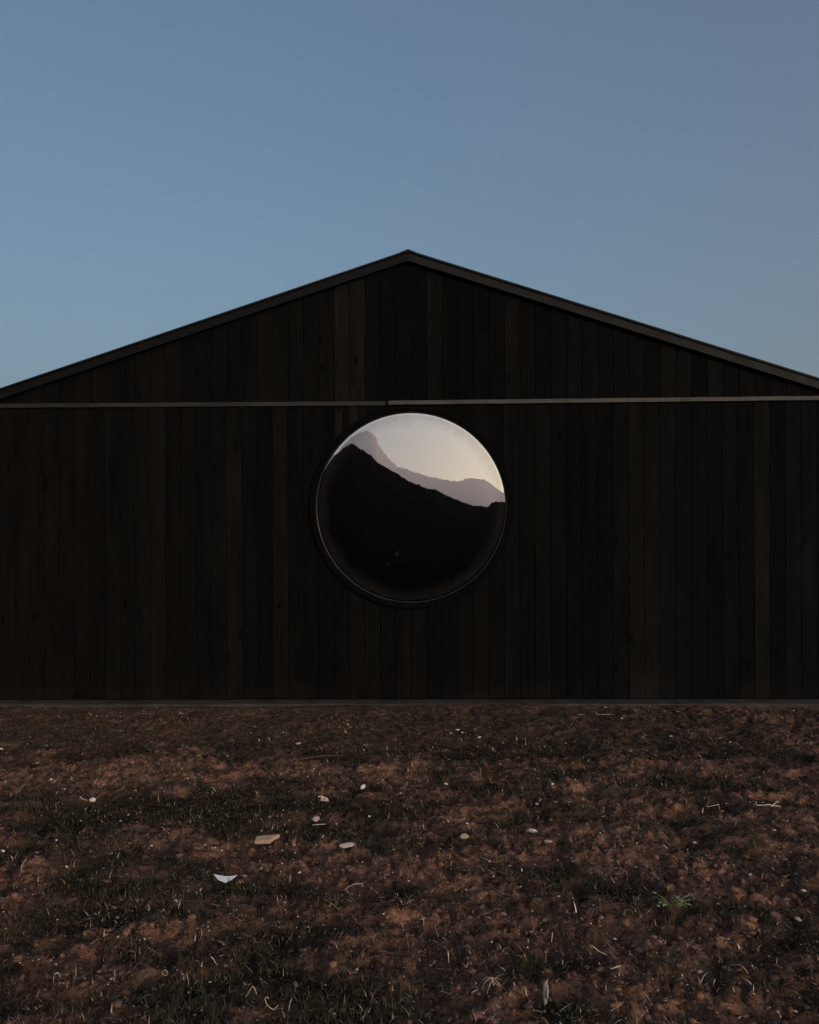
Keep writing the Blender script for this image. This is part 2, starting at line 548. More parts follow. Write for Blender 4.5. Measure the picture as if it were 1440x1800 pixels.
# side and rear walls: the same boards
def side_boards(name, L, H, axis_fn):
    mb = MB()
    n = int(L / PITCH)
    for i in range(n):
        br = rng.choice([0.6, 0.8, 0.9, 1.0, 1.1, 1.3]); wm = rng.random()
        tone = tuple((WARM[j] * wm + COOL[j] * (1 - wm)) * br for j in range(3))
        a = L * i / n + 0.002; b = L * (i + 1) / n - 0.002
        h = H((a + b) / 2, a, b)
        vs, fs = axis_fn(a, b, h, rng.uniform(0.02, 0.026))
        mb.add(vs, fs, tone)
    return mb.build(name, WOOD, barn)
BOXF = [(0, 3, 2, 1), (4, 5, 6, 7), (0, 1, 5, 4), (1, 2, 6, 5), (2, 3, 7, 6), (3, 0, 4, 7)]
def mk_side(sgn):
    def fn(a, b, h, th):
        x0 = AU + sgn * (HALF - 0.001); x1 = AU + sgn * (HALF + th)
        xa, xb = min(x0, x1), max(x0, x1)
        ya, yb = 0.03 + a, 0.03 + b
        return [(xa, ya, BASE), (xb, ya, BASE), (xb, yb, BASE), (xa, yb, BASE), (xa, ya, h), (xb, ya, h), (xb, yb, h), (xa, yb, h)], BOXF
    return fn
eave = under(AU + HALF)
for sgn in (-1, 1):
    side_boards('side_wall', DEPTH - 0.06, lambda m, a, b: eave, mk_side(sgn))
def rear(a, b, h, th):
    xa, xb = AU - HALF + a, AU - HALF + b
    y0, y1 = DEPTH - th, DEPTH
    return [(xa, y0, BASE), (xb, y0, BASE), (xb, y1, BASE), (xa, y1, BASE), (xa, y0, under(xa)), (xb, y0, under(xb)), (xb, y1, under(xb)), (xa, y1, under(xa))], BOXF
plate('rear_backing', DEPTH - 0.16, DEPTH - 0.05, BLACK, 0.0001, barn)
side_boards('rear_wall', 2 * HALF, lambda m, a, b: 0, rear)

# roof: two slabs of folded sheet
mb = MB()
OV = 0.35                       # eaves overhang
for sgn in (-1, 1):
    ex = AU + sgn * (HALF + OV)
    ez = AZ - SL * (HALF + OV)
    y0, y1 = -0.115, DEPTH + 0.115
    th = 0.022
    pr = [(AU, AZ - th), (ex, ez - th), (ex, ez), (AU, AZ)]
    if sgn > 0: pass
    else: pr = pr[::-1]
    mb.prism(pr, y0, y1)
    # standing ribs
    nr = 24
    for i in range(nr + 1):
        yy = y0 + 0.03 + (y1 - y0 - 0.06) * i / nr
        vs = []
        for (xx, zz) in ((AU + sgn * 0.06, AZ - SL * 0.06), (ex, ez)):
            vs += [(xx, yy - 0.012, zz - 0.002), (xx, yy + 0.012, zz - 0.002), (xx, yy + 0.008, zz + (0.0025 if i == 0 else 0.022)), (xx, yy - 0.008, zz + (0.0025 if i == 0 else 0.022))]
        mb.add(vs, [(0, 1, 5, 4), (1, 2, 6, 5), (2, 3, 7, 6), (3, 0, 4, 7), (0, 3, 2, 1), (4, 5, 6, 7)])
# ridge cap
mb.prism([(AU - 0.09, AZ - SL * 0.09 + 0.002), (AU, AZ + 0.001), (AU + 0.09, AZ - SL * 0.09 + 0.002), (AU, AZ + 0.008)], -0.118, DEPTH + 0.118)
roof = mb.build('roof', ROOF_M, barn)
tag(roof, 'thin black sheet roofing over the rake boards')

# rake boards (fascias) at the front, the right one a paler grey
FASCIA_R = mat_plain('paler_fascia_paint', (0.0135, 0.0128, 0.0122), 0.6, 0.15, 0.0, 0.25, 3)
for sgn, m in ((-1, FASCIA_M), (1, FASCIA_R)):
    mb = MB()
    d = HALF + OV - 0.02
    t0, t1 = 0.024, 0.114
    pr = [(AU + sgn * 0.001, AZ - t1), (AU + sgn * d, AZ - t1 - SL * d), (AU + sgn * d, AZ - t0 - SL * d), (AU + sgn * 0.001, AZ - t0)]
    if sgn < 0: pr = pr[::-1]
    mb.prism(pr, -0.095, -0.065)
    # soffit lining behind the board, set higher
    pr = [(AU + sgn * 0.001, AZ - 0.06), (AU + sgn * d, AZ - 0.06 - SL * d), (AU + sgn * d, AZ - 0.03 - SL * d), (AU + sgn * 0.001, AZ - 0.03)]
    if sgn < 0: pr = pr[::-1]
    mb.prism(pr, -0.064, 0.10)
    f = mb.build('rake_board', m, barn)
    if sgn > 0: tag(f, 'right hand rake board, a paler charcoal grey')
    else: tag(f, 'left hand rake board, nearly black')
for sgn in (-1, 1):
    mb = MB()
    x0 = AU + sgn * (HALF + OV - 0.02); x1 = x0 + sgn * 0.02
    z = AZ - SL * (HALF + OV)
    mb.box(min(x0, x1), max(x0, x1), -0.09, DEPTH + 0.09, z - 0.11, z - 0.026)
    mb.build('eaves_board', FASCIA_M, barn)

# flashing between the gable boards and the wall boards: two lengths, meeting above the window
FLASH_L = mat_plain('flashing_without_sheen', (0.034, 0.031, 0.029), 0.55, 0.2, 0.2, 0.3, 2.5)  # left length: same metal in a darker colour, no sheen painted in
def flashing(ua, ub, za, zb, m, tilt, lab, cut=0):
    mb = MB()
    N = 24
    vs = []; fs = []
    for i in range(N + 1):
        f = i / N
        u = ua + (ub - ua) * f
        z = za + (zb - za) * f + 0.0012 * math.sin(i * 1.7)
        hh = 0.026
        y = -0.030
        vs += [(u, -0.0, z + hh), (u, y - 0.012, z + hh - 0.004), (u, y - 0.012 - tilt, z - hh + 0.004), (u, y - 0.017 - tilt, z - hh), (u, y, z - hh + 0.001), (u, 0.0, z - hh + 0.01)]
    n = 6
    for i in range(N):
        for k in range(n):
            k2 = (k + 1) % n
            fs.append((i * n + k2, i * n + k, (i + 1) * n + k, (i + 1) * n + k2))
    fs.append(tuple(range(n))); fs.append(tuple(N * n + k for k in range(n - 1, -1, -1)))
    mb.add(vs, fs)
    o = mb.build('flashing', m, barn)
    tag(o, lab)
flashing(AU - HALF + 0.005, wall(678, 710)[0], wall(0, 714)[1], wall(668, 710)[1], FLASH_L, 0.004, 'left length of flashing, dark grey')
flashing(wall(683, 709)[0], AU + HALF - 0.005, wall(690, 709)[1], wall(1440, 700.5)[1], FLASH_M, 0.012, 'right length of flashing, sheen painted in as paler brownish grey')

# round window
mb = MB()
mb.ring([(RF, -0.03), (RF, -0.052), (RF - 0.008, -0.06), (RG + 0.024, -0.060), (RG + 0.012, -0.052), (RG + 0.012, 0.1), (RF - 0.02, 0.1), (RF - 0.02, -0.03)], 192, c=(WCU, WCZ))
win = mb.build('round_window', FRAME_M, barn)
tag(win, 'big round window in a flat black ring frame, mirroring the sky and a hillside')
mb = MB()
rr = 0.0075
mb.ring([(RG + 0.004 + rr * math.cos(a), -0.034 + rr * math.sin(a)) for a in [i * math.pi / 5 for i in range(10)]], 192, c=(WCU, WCZ))
mb.build('glazing_bead', GASKET_M, win, smooth=True)
# slightly domed pane
seg, rings = 160, 30
vs = []; fs = []
yr = -0.022
ymid = yr - (math.sqrt(CURV ** 2 - 0) - math.sqrt(CURV ** 2 - RG ** 2))
vs.append((WCU, ymid, WCZ))
for j in range(1, rings + 1):
    r = RG * j / rings
    y = yr - (math.sqrt(CURV ** 2 - r * r) - math.sqrt(CURV ** 2 - RG ** 2))
    for k in range(seg):
        a = 2 * math.pi * k / seg
        vs.append((WCU + r * math.cos(a), y, WCZ + r * math.sin(a)))
for k in range(seg):
    fs.append((0, 1 + k, 1 + (k + 1) % seg))
for j in range(rings - 1):
    for k in range(seg):
        a = 1 + j * seg + k; b = 1 + j * seg + (k + 1) % seg
        fs.append((a, a + seg, b + seg, b))
me = bpy.data.meshes.new('pane')
me.from_pydata(vs, [], fs); me.update()
for p in me.polygons: p.use_smooth = True
pane = link('pane', me, mat_glass(WCU, WCZ, RG), win)

# concrete plinth
mb = MB()
N = 60
prof = []
vs = []; fs = []
for i in range(N + 1):
    u = AU - HALF - 0.12 + (2 * HALF + 0.24) * i / N
    y = -0.30 + 0.03 * float(fbm(u * 0.9, 3.0, 3, 5)) + 0.012 * float(vnoise(u * 5, 1.0, 2))
    vs += [(u, y, -0.15), (u, y - 0.004, BASE - 0.012 + 0.006 * float(vnoise(u * 3, 8.0, 2))), (u, y + 0.02, BASE - 0.002), (u, DEPTH + 0.15, BASE - 0.002), (u, DEPTH + 0.15, -0.15)]
for i in range(N):
    for k in range(5):
        k2 = (k + 1) % 5
        fs.append((i * 5 + k2, i * 5 + k, (i + 1) * 5 + k, (i + 1) * 5 + k2))
fs.append(tuple(range(5))); fs.append(tuple(N * 5 + k for k in range(4, -1, -1)))
mb.add(vs, fs)
mb.build('plinth', CONC, barn)

# ------------------------------------------------------------------ ground
RED = [(250, 1345, 330, 22, 1.0), (60, 1375, 200, 25, 1.0), (560, 1345, 160, 16, 0.7), (330, 1500, 260, 30, 0.8), (600, 1510, 260, 35, 0.9),
       (950, 1495, 220, 32, 0.8), (320, 1650, 110, 30, 1.2), (870, 1795, 90, 25, 1.1), (1100, 1760, 160, 40, 0.7), (60, 1560, 140, 30, 0.8),
       (820, 1530, 90, 30, 0.6), (1010, 1480, 80, 14, 0.9), (740, 1375, 120, 12, 0.4), (1250, 1480, 200, 22, 0.5), (640, 1385, 60, 12, 0.5), (800, 1650, 80, 25, 0.6),
       (150, 1735, 90, 14, 0.7), (270, 1720, 100, 14, 0.6)]
DARK = [(150, 1425, 260, 24, 1.0), (430, 1420, 200, 26, 0.9), (1270, 1390, 180, 22, 0.8), (1090, 1560, 150, 28, 1.1), (370, 1730, 170, 45, 1.0),
        (1000, 1690, 150, 35, 1.0), (50, 1680, 170, 60, 0.9), (340, 1570, 170, 18, 1.1), (80, 1780, 200, 30, 0.8), (620, 1620, 120, 25, 0.6),
        (1330, 1470, 70, 25, 0.5), (560, 1750, 120, 40, 0.7), (1000, 1775, 100, 18, 0.8), (880, 1580, 120, 14, 0.7), (1380, 1600, 120, 60, 0.4),
        (860, 1400, 260, 25, 0.35), (540, 1450, 60, 12, 0.8)]

def bare(x, y):
    """+ bare red soil, - grown over; sized patches of this very field"""
    x = np.asarray(x, float); y = np.asarray(y, float)
    m = (fbm(x * 0.8, y * 1.1, 5, 3) - 0.5) * 1.8 + (fbm(x * 3.6, y * 6.0, 4, 63) - 0.5) * 3.6
    m = m - 0.75 * np.clip((y - 6.6) / 0.7, 0, 1) * (x < 3.2)
    for L, sg in ((RED, 1), (DARK, -1)):
        for px, py, rx, ry, st in L:
            cx, cy = gnd(px, py)
            sx = rx / F * cy * 0.8
            y1 = gnd(px, py - ry)[1]; y2 = gnd(px, py + ry)[1]
            s_y = (y1 - y2) / 2 * 0.9
            m = m + sg * st * 0.6 * np.exp(-((x - cx) / sx) ** 2 - ((y - cy) / s_y) ** 2)
    return m

def gz(x, y):
    x = np.asarray(x, float); y = np.asarray(y, float)
    near = np.clip(1 - np.maximum(np.abs(x) - 9, 0) / 20, 0, 1) * np.clip(1 - np.maximum(np.abs(y - 5) - 9, 0) / 20, 0, 1)
    yy = y - x * 0.0235
    front = np.clip((9.3 - yy) / 0.5, 0.15, 1)
    b = np.clip(bare(x, y), -1, 1)
    big = (fbm(x * 0.5 + 5, y * 0.5, 3, 11) - 0.5) * 0.10
    mid = (fbm(x * 3.1, y * 3.1, 3, 21) - 0.5) * 0.09
    cl = fbm(x * 11, y * 11, 3, 31)
    clod = np.abs(cl - 0.5) * -0.22 + 0.03          # ridged: crumbly clods with cracks
    n14 = fbm(x * 13 + 3, y * 13, 2, 35)
    clod = clod - 0.028 * np.clip(1 - np.abs(n14 - 0.5) * 14, 0, 1) * (fbm(x * 2, y * 2, 2, 36) > 0.47)
    fine = (vnoise(x * 26, y * 26, 41) - 0.5) * 0.030
    inside = np.where(yy > 9.35, 0.0, 1.0)
    h = (big + mid + (clod + fine) * (0.85 + 0.35 * b)) * near * front * inside
    bank = np.clip((yy - 8.75) / 0.5, 0, 1) ** 1.5 * (0.012 + 0.05 * fbm(x * 1.1, y * 0 + 3, 4, 71)) * inside * near
    return h - 0.012 * (1 - inside) + bank

def axis(lo, hi, step, far, grow=1.13):
    a = list(np.arange(lo, hi + 1e-6, step))
    s = step; v = a[-1]; up = []
    while v < far:
        s *= grow; v += s; up.append(v)
    s = step; v = a[0]; dn = []
    while v > -far:
        s *= grow; v -= s; dn.append(v)
    return np.array(dn[::-1] + a + up)
gx = axis(-5.4, 5.4, 0.019, 7800, 1.12)
gy = axis(2.5, 9.5, 0.018, 7800, 1.12)
X, Y = np.meshgrid(gx, gy)
Z = gz(X, Y)
b = bare(X, Y)
bb = np.clip((b + 0.9) / 1.8, 0, 1)[..., None]
c_red = np.array((0.262, 0.140, 0.095)); c_mid = np.array((0.112, 0.072, 0.051)); c_dark = np.array((0.036, 0.028, 0.020))
colr = np.where(bb > 0.5, c_mid + (c_red - c_mid) * (bb - 0.5) * 2, c_dark + (c_mid - c_dark) * bb * 2)
strip = (np.clip((Y - 6.9) / 0.8, 0, 1) * 0.65)[..., None]      # trodden, evenly brown earth in front of the barn
colr = colr * (1 - strip) + np.array((0.105, 0.070, 0.050)) * strip
mirror_dark = np.clip((1.9 - Y + (fbm(X * 1.3, Y * 1.3, 3, 91) - 0.5) * 2) / 1.2, 0, 1)[..., None]   # unseen ground painted near black so the pane mirrors it dark
colr = colr * (1 - mirror_dark) + np.array((0.006, 0.006, 0.005)) * mirror_dark
nx, ny = len(gx), len(gy)
idx = np.arange(nx * ny).reshape(ny, nx)
q = np.stack([idx[:-1, :-1].ravel(), idx[:-1, 1:].ravel(), idx[1:, 1:].ravel(), idx[1:, :-1].ravel()], 1)
me = mesh_np('ground', np.stack([X.ravel(), Y.ravel(), Z.ravel()], 1), q, True, colr.reshape(-1, 3))
ground = link('ground', me, mat_ground())
tag(ground, kind='structure')
print('ground verts', nx * ny)

# ------------------------------------------------------------------ hills behind the viewer, mirrored in the window
def reflect(px, py):
    """photo pixel on the pane -> point on the pane and the direction it mirrors"""
    u, z = wall(px, py)
    du, dz = u - WCU, z - WCZ
    n = Vector((du / CURV, -math.sqrt(1 - (du * du + dz * dz) / CURV ** 2), dz / CURV))
    n = Vector((n.x * CY - n.y * SY, n.x * SY + n.y * CY, n.z))
    p = Vector((u * CY, WD + u * SY, z))
    d = (p - Vector((0, 0, EYE))).normalized()
    return p, (d - 2 * d.dot(n) * n).normalized()

HILL_PX = [(572, 828), (584, 808), (597, 794), (611, 784), (620, 780), (626, 784), (641, 793), (651, 799), (663, 812), (674, 820), (697, 832), (724, 848),
           (752, 859), (766, 861), (794, 875), (816, 884), (830, 888), (849, 891), (858, 890.5), (866, 884), (874, 881), (884, 883)]
FAR_PX = [(592, 800), (606, 781), (620, 768), (633, 761), (644, 757), (655, 762), (663, 770.5), (665, 779), (674, 794), (686, 809), (699, 820.5), (710.5, 823), (724, 828), (747, 836),
          (769, 841), (794, 845.5), (810.5, 846), (820, 842), (833, 841), (852, 843.6), (863, 850), (877, 861), (883, 865)]
def profile(pts, D):
    az = []; hz = []
    for px, py in pts:
        p, d = reflect(px, py)
        t = D / math.hypot(d.x, d.y)
        q = p + d * t
        az.append(math.atan2(q.x, WD - q.y)); hz.append(q.z)
    o = np.argsort(az)
    return np.array(az)[o], np.array(hz)[o]
def hill(name, pts, D, col, seed, rough, side_up, radii, heights, span=R(75)):
    az, hz = profile(pts, D)
    print(name, 'az', np.degrees(az[[0, -1]]), 'h', hz.min(), hz.max())
    daz = np.concatenate((np.linspace(-span, az[0] - R(.4), 120), np.linspace(az[0], az[-1], 420), np.linspace(az[-1] + R(.4), span, 120)))
    crest = np.interp(daz, az, hz)
    s = D / 250.0
    out_l = np.clip((az[0] - daz) / R(40), 0, 1); out_r = np.clip((daz - az[-1]) / R(40), 0, 1)
    crest = crest * (1 - 0.55 * out_l) * (1 + side_up * np.clip(out_r * 2.6, 0, 1))
    crest = crest + (fbm(daz * 9, daz * 0 + seed, 4, seed) - 0.5) * hz.mean() * 0.5 * np.clip(out_l + out_r, 0, 0.2) * 5
    jag = (fbm(daz * 260, daz * 0 + 2, 5, seed + 3) - 0.5) * rough * s
    rad = np.array(radii) * D
    prof = np.array(heights)
    A, RR = np.meshgrid(daz, rad)
    Zh = crest[None, :] * prof[:, None] + jag[None, :] * np.clip(1 - np.abs(rad / D - 1) * 12, 0, 1)[:, None]
    nz_ = (fbm(A * 30, RR / D * 40, 3, seed + 9) - 0.5) * hz.mean() * 0.05
    k = np.clip(np.abs(RR / D - 1) * 8, 0, 1)
    Zh = Zh + nz_ * k
    Zh[0] = -2; Zh[-1] = -2
    nA, nR = len(daz), len(rad)
    vs = np.stack([(RR * np.sin(A)).ravel(), (WD - RR * np.cos(A)).ravel(), Zh.ravel()], 1)
    ii = np.arange(nA * nR).reshape(nR, nA)
    f = np.stack([ii[:-1, :-1].ravel(), ii[1:, :-1].ravel(), ii[1:, 1:].ravel(), ii[:-1, 1:].ravel()], 1)
    me = mesh_np(name, vs, f, False)
    o = link(name, me, mat_plain(name + '_scrub', col, 1.0, 0.0, 0.0, 0.15, 0.3))
    tag(o, kind='structure')
    return o, hz.max()
_, h1 = hill('hill', HILL_PX, 90.0, (0.005, 0.005, 0.0045), 4, 1.4, -0.45,
             [0.175, 0.21, 0.26, 0.33, 0.42, 0.52, 0.64, 0.76, 0.86, 0.93, 0.97, 0.99, 1.0, 1.01, 1.04, 1.1, 1.2, 1.4, 1.7],
             [-0.01, 0.015, 0.05, 0.11, 0.2, 0.33, 0.48, 0.64, 0.79, 0.89, 0.95, 0.98, 1.0, 0.98, 0.92, 0.78, 0.5, 0.2, -0.02])
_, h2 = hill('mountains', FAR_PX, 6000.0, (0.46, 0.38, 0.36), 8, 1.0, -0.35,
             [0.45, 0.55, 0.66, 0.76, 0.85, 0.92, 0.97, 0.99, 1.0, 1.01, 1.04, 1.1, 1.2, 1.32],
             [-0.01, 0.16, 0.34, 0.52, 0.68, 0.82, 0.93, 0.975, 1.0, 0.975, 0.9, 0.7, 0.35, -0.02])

# air between here and the mountains
HAZE = 1.3e-4
t = NT('haze')
pv = t.n('ShaderNodeVolumePrincipled')
pv.inputs['Color'].default_value = (0.97, 0.91, 0.91, 1)
pv.inputs['Density'].default_value = HAZE
pv.inputs['Anisotropy'].default_value = 0.5
t.l(pv.outputs[0], t.out.inputs['Volume'])
mb = MB()
mb.box(-8300, 8300, -8300, 8300, -4.0, h2 * 1.15)
hz_o = mb.build('haze', t.m)
tag(hz_o, kind='stuff')

# ------------------------------------------------------------------ grass, straw and crumbs (nobody could count them)
rs = np.random.RandomState(11)
def scatter(n, ylo=2.4, yhi=9.2, margin=1.8, power=1.0):
    y = ylo + (yhi - ylo) * rs.rand(n) ** power
    x = (rs.rand(n) * 2 - 1) * (0.49 * y + margin)
    return x, y

def blades(name, x, y, h, wd, yaw, lean, cols, curl=0.25, seg=4, zoff=0.0):
    """arched tapering blades; lean = total bend angle from the vertical at the tip"""
    n = len(x)
    z = gz(x, y) + zoff
    V = np.zeros((n, (seg + 1) * 2, 3), np.float32)
    a0 = lean * curl
    px_ = np.zeros(n); pz_ = np.zeros(n)
    sx_, sy_ = np.cos(yaw), np.sin(yaw)
    tx, ty = -np.sin(yaw), np.cos(yaw)
    C = np.zeros((n, (seg + 1) * 2, 3), np.float32)
    sl = h / seg
    for s in range(seg + 1):
        f = s / seg
        ang = a0 + (lean - a0) * f
        if s > 0:
            px_ = px_ + np.sin(ang) * sl
            pz_ = pz_ + np.cos(ang) * sl
        ww = wd * (1 - f ** 1.6 * 0.92) * 0.5
        bx = x + sx_ * px_; by = y + sy_ * px_; bz = z + pz_
        V[:, s * 2] = np.stack([bx - tx * ww, by - ty * ww, bz], 1)
        V[:, s * 2 + 1] = np.stack([bx + tx * ww, by + ty * ww, bz], 1)
        C[:, s * 2] = cols; C[:, s * 2 + 1] = cols
    per = (seg + 1) * 2
    base = (np.arange(n) * per)[:, None, None]
    qd = np.array([[s * 2, s * 2 + 1, s * 2 + 3, s * 2 + 2] for s in range(seg)])[None]
    fcs = (base + qd).reshape(-1, 4)
    me = mesh_np(name, V.reshape(-1, 3), fcs, True, C.reshape(-1, 3))
    return me

BLADE_M = mat_attr('grass_blades', 0.7, 0.25, 0.15, 30)

# 1 low grass in the grown-over patches: dark olive and brown
N1 = 380000
x, y = scatter(N1, power=1.25)
b = bare(x, y)
tuft = fbm(x * 6, y * 6, 3, 55)
keep = rs.rand(N1) < np.clip(0.45 - 0.5 * b + (tuft - 0.5) * 2.2, 0.04, 1.0)
x, y, b, tuft = x[keep], y[keep], b[keep], tuft[keep]
n = len(x)
g = np.clip(0.5 - b * 0.55 + rs.randn(n) * 0.25, 0, 1)[:, None]
cg = np.array((0.060, 0.054, 0.026)); cb = np.array((0.115, 0.073, 0.049))
cols = (cb * (1 - g) + cg * g) * (0.55 + 0.9 * rs.rand(n))[:, None]
pal = rs.rand(n) < 0.03
cols[pal] = np.array((0.55, 0.36, 0.23)) * (0.6 + 0.6 * rs.rand(pal.sum()))[:, None]
farb = np.clip((y - 6.4) / 0.8, 0, 1)
cols = cols * (1 - farb[:, None] * 0.75) + farb[:, None] * 0.75 * np.array((0.100, 0.070, 0.050)) * (0.6 + 0.8 * rs.rand(n))[:, None]
h = (0.012 + 0.030 * rs.rand(n) ** 1.6) * (0.7 + 0.7 * np.clip(tuft * 2 - 0.5, 0, 1.2)) * (1 - 0.45 * farb)
me = blades('grass', x, y, h, 0.0022 + 0.003 * rs.rand(n), rs.rand(n) * 6.283, 0.5 + 1.6 * rs.rand(n), cols)
tag(link('grass', me, BLADE_M), 'low dark grass growing in patches between bare soil', 'grass', kind='stuff')
print('grass', n)

# 2 dead straw lying about, strongly curled
N2 = 52000
x, y = scatter(N2, power=1.3)
cl = fbm(x * 2.3, y * 2.3, 3, 77)
keep = rs.rand(N2) < np.clip((cl - 0.3) * 2.2, 0.1, 1)
x, y = x[keep], y[keep]
n = len(x)
cols = np.array((0.50, 0.30, 0.19)) * (0.35 + 0.9 * rs.rand(n) ** 1.5)[:, None]
br = rs.rand(n) < 0.13
cols[br] = np.array((0.86, 0.72, 0.57)) * (0.7 + 0.5 * rs.rand(br.sum()))[:, None]
me = blades('dead_straw', x, y, 0.015 + 0.045 * rs.rand(n) ** 2, 0.002 + 0.004 * rs.rand(n), rs.rand(n) * 6.283, 1.2 + 1.3 * rs.rand(n), cols, curl=0.15 + 0.6 * rs.rand(n), seg=6, zoff=0.002)
tag(link('dead_straw', me, BLADE_M), 'curled dead straw strewn thinly over the soil', 'straw', kind='stuff')

# 3 crumbs of soil
ico_v = []
ph = (1 + 5 ** 0.5) / 2
for a, b_ in ((1, ph), (-1, ph), (1, -ph), (-1, -ph)):
    ico_v += [(a, b_, 0)]
for a, b_ in ((1, ph), (-1, ph), (1, -ph), (-1, -ph)):
    ico_v += [(0, a, b_)]
for a, b_ in ((ph, 1), (ph, -1), (-ph, 1), (-ph, -1)):
    ico_v += [(a, 0, b_)]
import bmesh
bm = bmesh.new()
bmesh.ops.create_icosphere(bm, subdivisions=1, radius=1.0)
IV = np.array([v.co[:] for v in bm.verts]); IF = np.array([[v.index for v in f.verts] for f in bm.faces])
bm.free()
def crumbs(name, x, y, size, cols, mat, flat=0.6, jit=0.5, sink=0.45):
    n = len(x)
    V = IV[None] * (1 + (rs.rand(n, len(IV), 1) - 0.5) * 2 * jit)
    an = rs.rand(n) * 6.283
    sx = size * (0.8 + 0.7 * rs.rand(n)); sy = size * (0.6 + 0.5 * rs.rand(n)); sz = size * flat * (0.6 + 0.8 * rs.rand(n))
    vx = V[..., 0] * sx[:, None]; vy = V[..., 1] * sy[:, None]; vz = V[..., 2] * sz[:, None]
    c, s = np.cos(an)[:, None], np.sin(an)[:, None]
    z = gz(x, y) + sz * (1 - 2 * sink)
    P = np.stack([vx * c - vy * s + x[:, None], vx * s + vy * c + y[:, None], vz + z[:, None]], -1)
    f = (IF[None] + (np.arange(n) * len(IV))[:, None, None]).reshape(-1, 3)
    C = np.repeat(cols, len(IV), 0)
    return link(name, mesh_np(name, P.reshape(-1, 3), f, False, C), mat)
CRUMB_M = mat_attr('soil_crumbs', 0.9, 0.15, 0.35, 90, 0.002)
N3 = 130000
x, y = scatter(N3, power=1.3)
b = bare(x, y)
keep = rs.rand(N3) < np.clip(0.35 + 0.5 * b, 0.08, 1)
x, y, b = x[keep], y[keep], b[keep]
n = len(x)
f = np.clip(b + 0.4, 0, 1)[:, None]
cols = (np.array((0.10, 0.064, 0.045)) * (1 - f) + np.array((0.19, 0.103, 0.071)) * f) * (0.3 + 1.3 * rs.rand(n) ** 1.5)[:, None]
pale = rs.rand(n) < 0.10
cols[pale] = np.array((0.62, 0.50, 0.41)) * (0.6 + 0.6 * rs.rand(pale.sum()))[:, None]
size = 0.003 + 0.016 * rs.rand(n) ** 5
size[pale] = 0.0025 + 0.003 * rs.rand(pale.sum())
o = crumbs('soil_crumbs', x, y, size, cols, CRUMB_M)
tag(o, 'reddish brown crumbs and clods of soil', 'soil', kind='stuff')
print('crumbs', n)

# ------------------------------------------------------------------ stones, chips and litter, one object each
rg = random.Random(21)
def chip_mesh(name, seed, flat=0.45, pts=3, jag=0.25, sub=2):
    bm = bmesh.new()
    bmesh.ops.create_icosphere(bm, subdivisions=sub, radius=1.0)
    r_ = random.Random(seed)
    offs = [(Vector((r_.uniform(-1, 1), r_.uniform(-1, 1), r_.uniform(-1, 1))).normalized(), r_.uniform(0.55, 0.9)) for _ in range(5 + pts)]
    for v in bm.verts:
        p = v.co.copy()
        for nrm, d in offs:         # knock facets off
            e = p.dot(nrm) - d
            if e > 0: p -= nrm * e * 0.9
        p *= 1 + r_.uniform(-jag, jag) * 0.25
        v.co = Vector((p.x, p.y * 0.75, p.z * flat))
    me = bpy.data.meshes.new(name)
    bm.to_mesh(me); bm.free()
    return me
STONE = [mat_plain('pale_stone', (0.72, 0.60, 0.51), 0.8, 0.3, 0, 0.25, 40), mat_plain('tan_stone', (0.50, 0.35, 0.26), 0.85, 0.2, 0, 0.25, 40),
         mat_plain('white_stone', (0.88, 0.79, 0.71), 0.75, 0.3, 0, 0.15, 40)]
CH = [chip_mesh('stone_chip', s, rg.uniform(0.35, 0.6)) for s in range(6)]
CHM = []
for m in STONE:
    for c in CH:
        d = c.copy(); d.materials.append(m); CHM.append(d)

def top_z(x, y, rad):
    a = np.linspace(0, 2 * np.pi, 9)
    return float(np.mean(np.sort(gz(x + np.concatenate(([0], np.cos(a), np.cos(a) * .5)) * rad, y + np.concatenate(([0], np.sin(a), np.sin(a) * .5)) * rad))[-6:]))

def place(o, px, py, dz=0.0, rad=0.02):
    x, y = gnd(px, py)
    z = float(gz(x, y))
    x, y = gnd(px, py, z)
    z = top_z(x, y, rad)
    x, y = gnd(px, py, z)
    o.location = (x, y, z + dz)
    return x, y

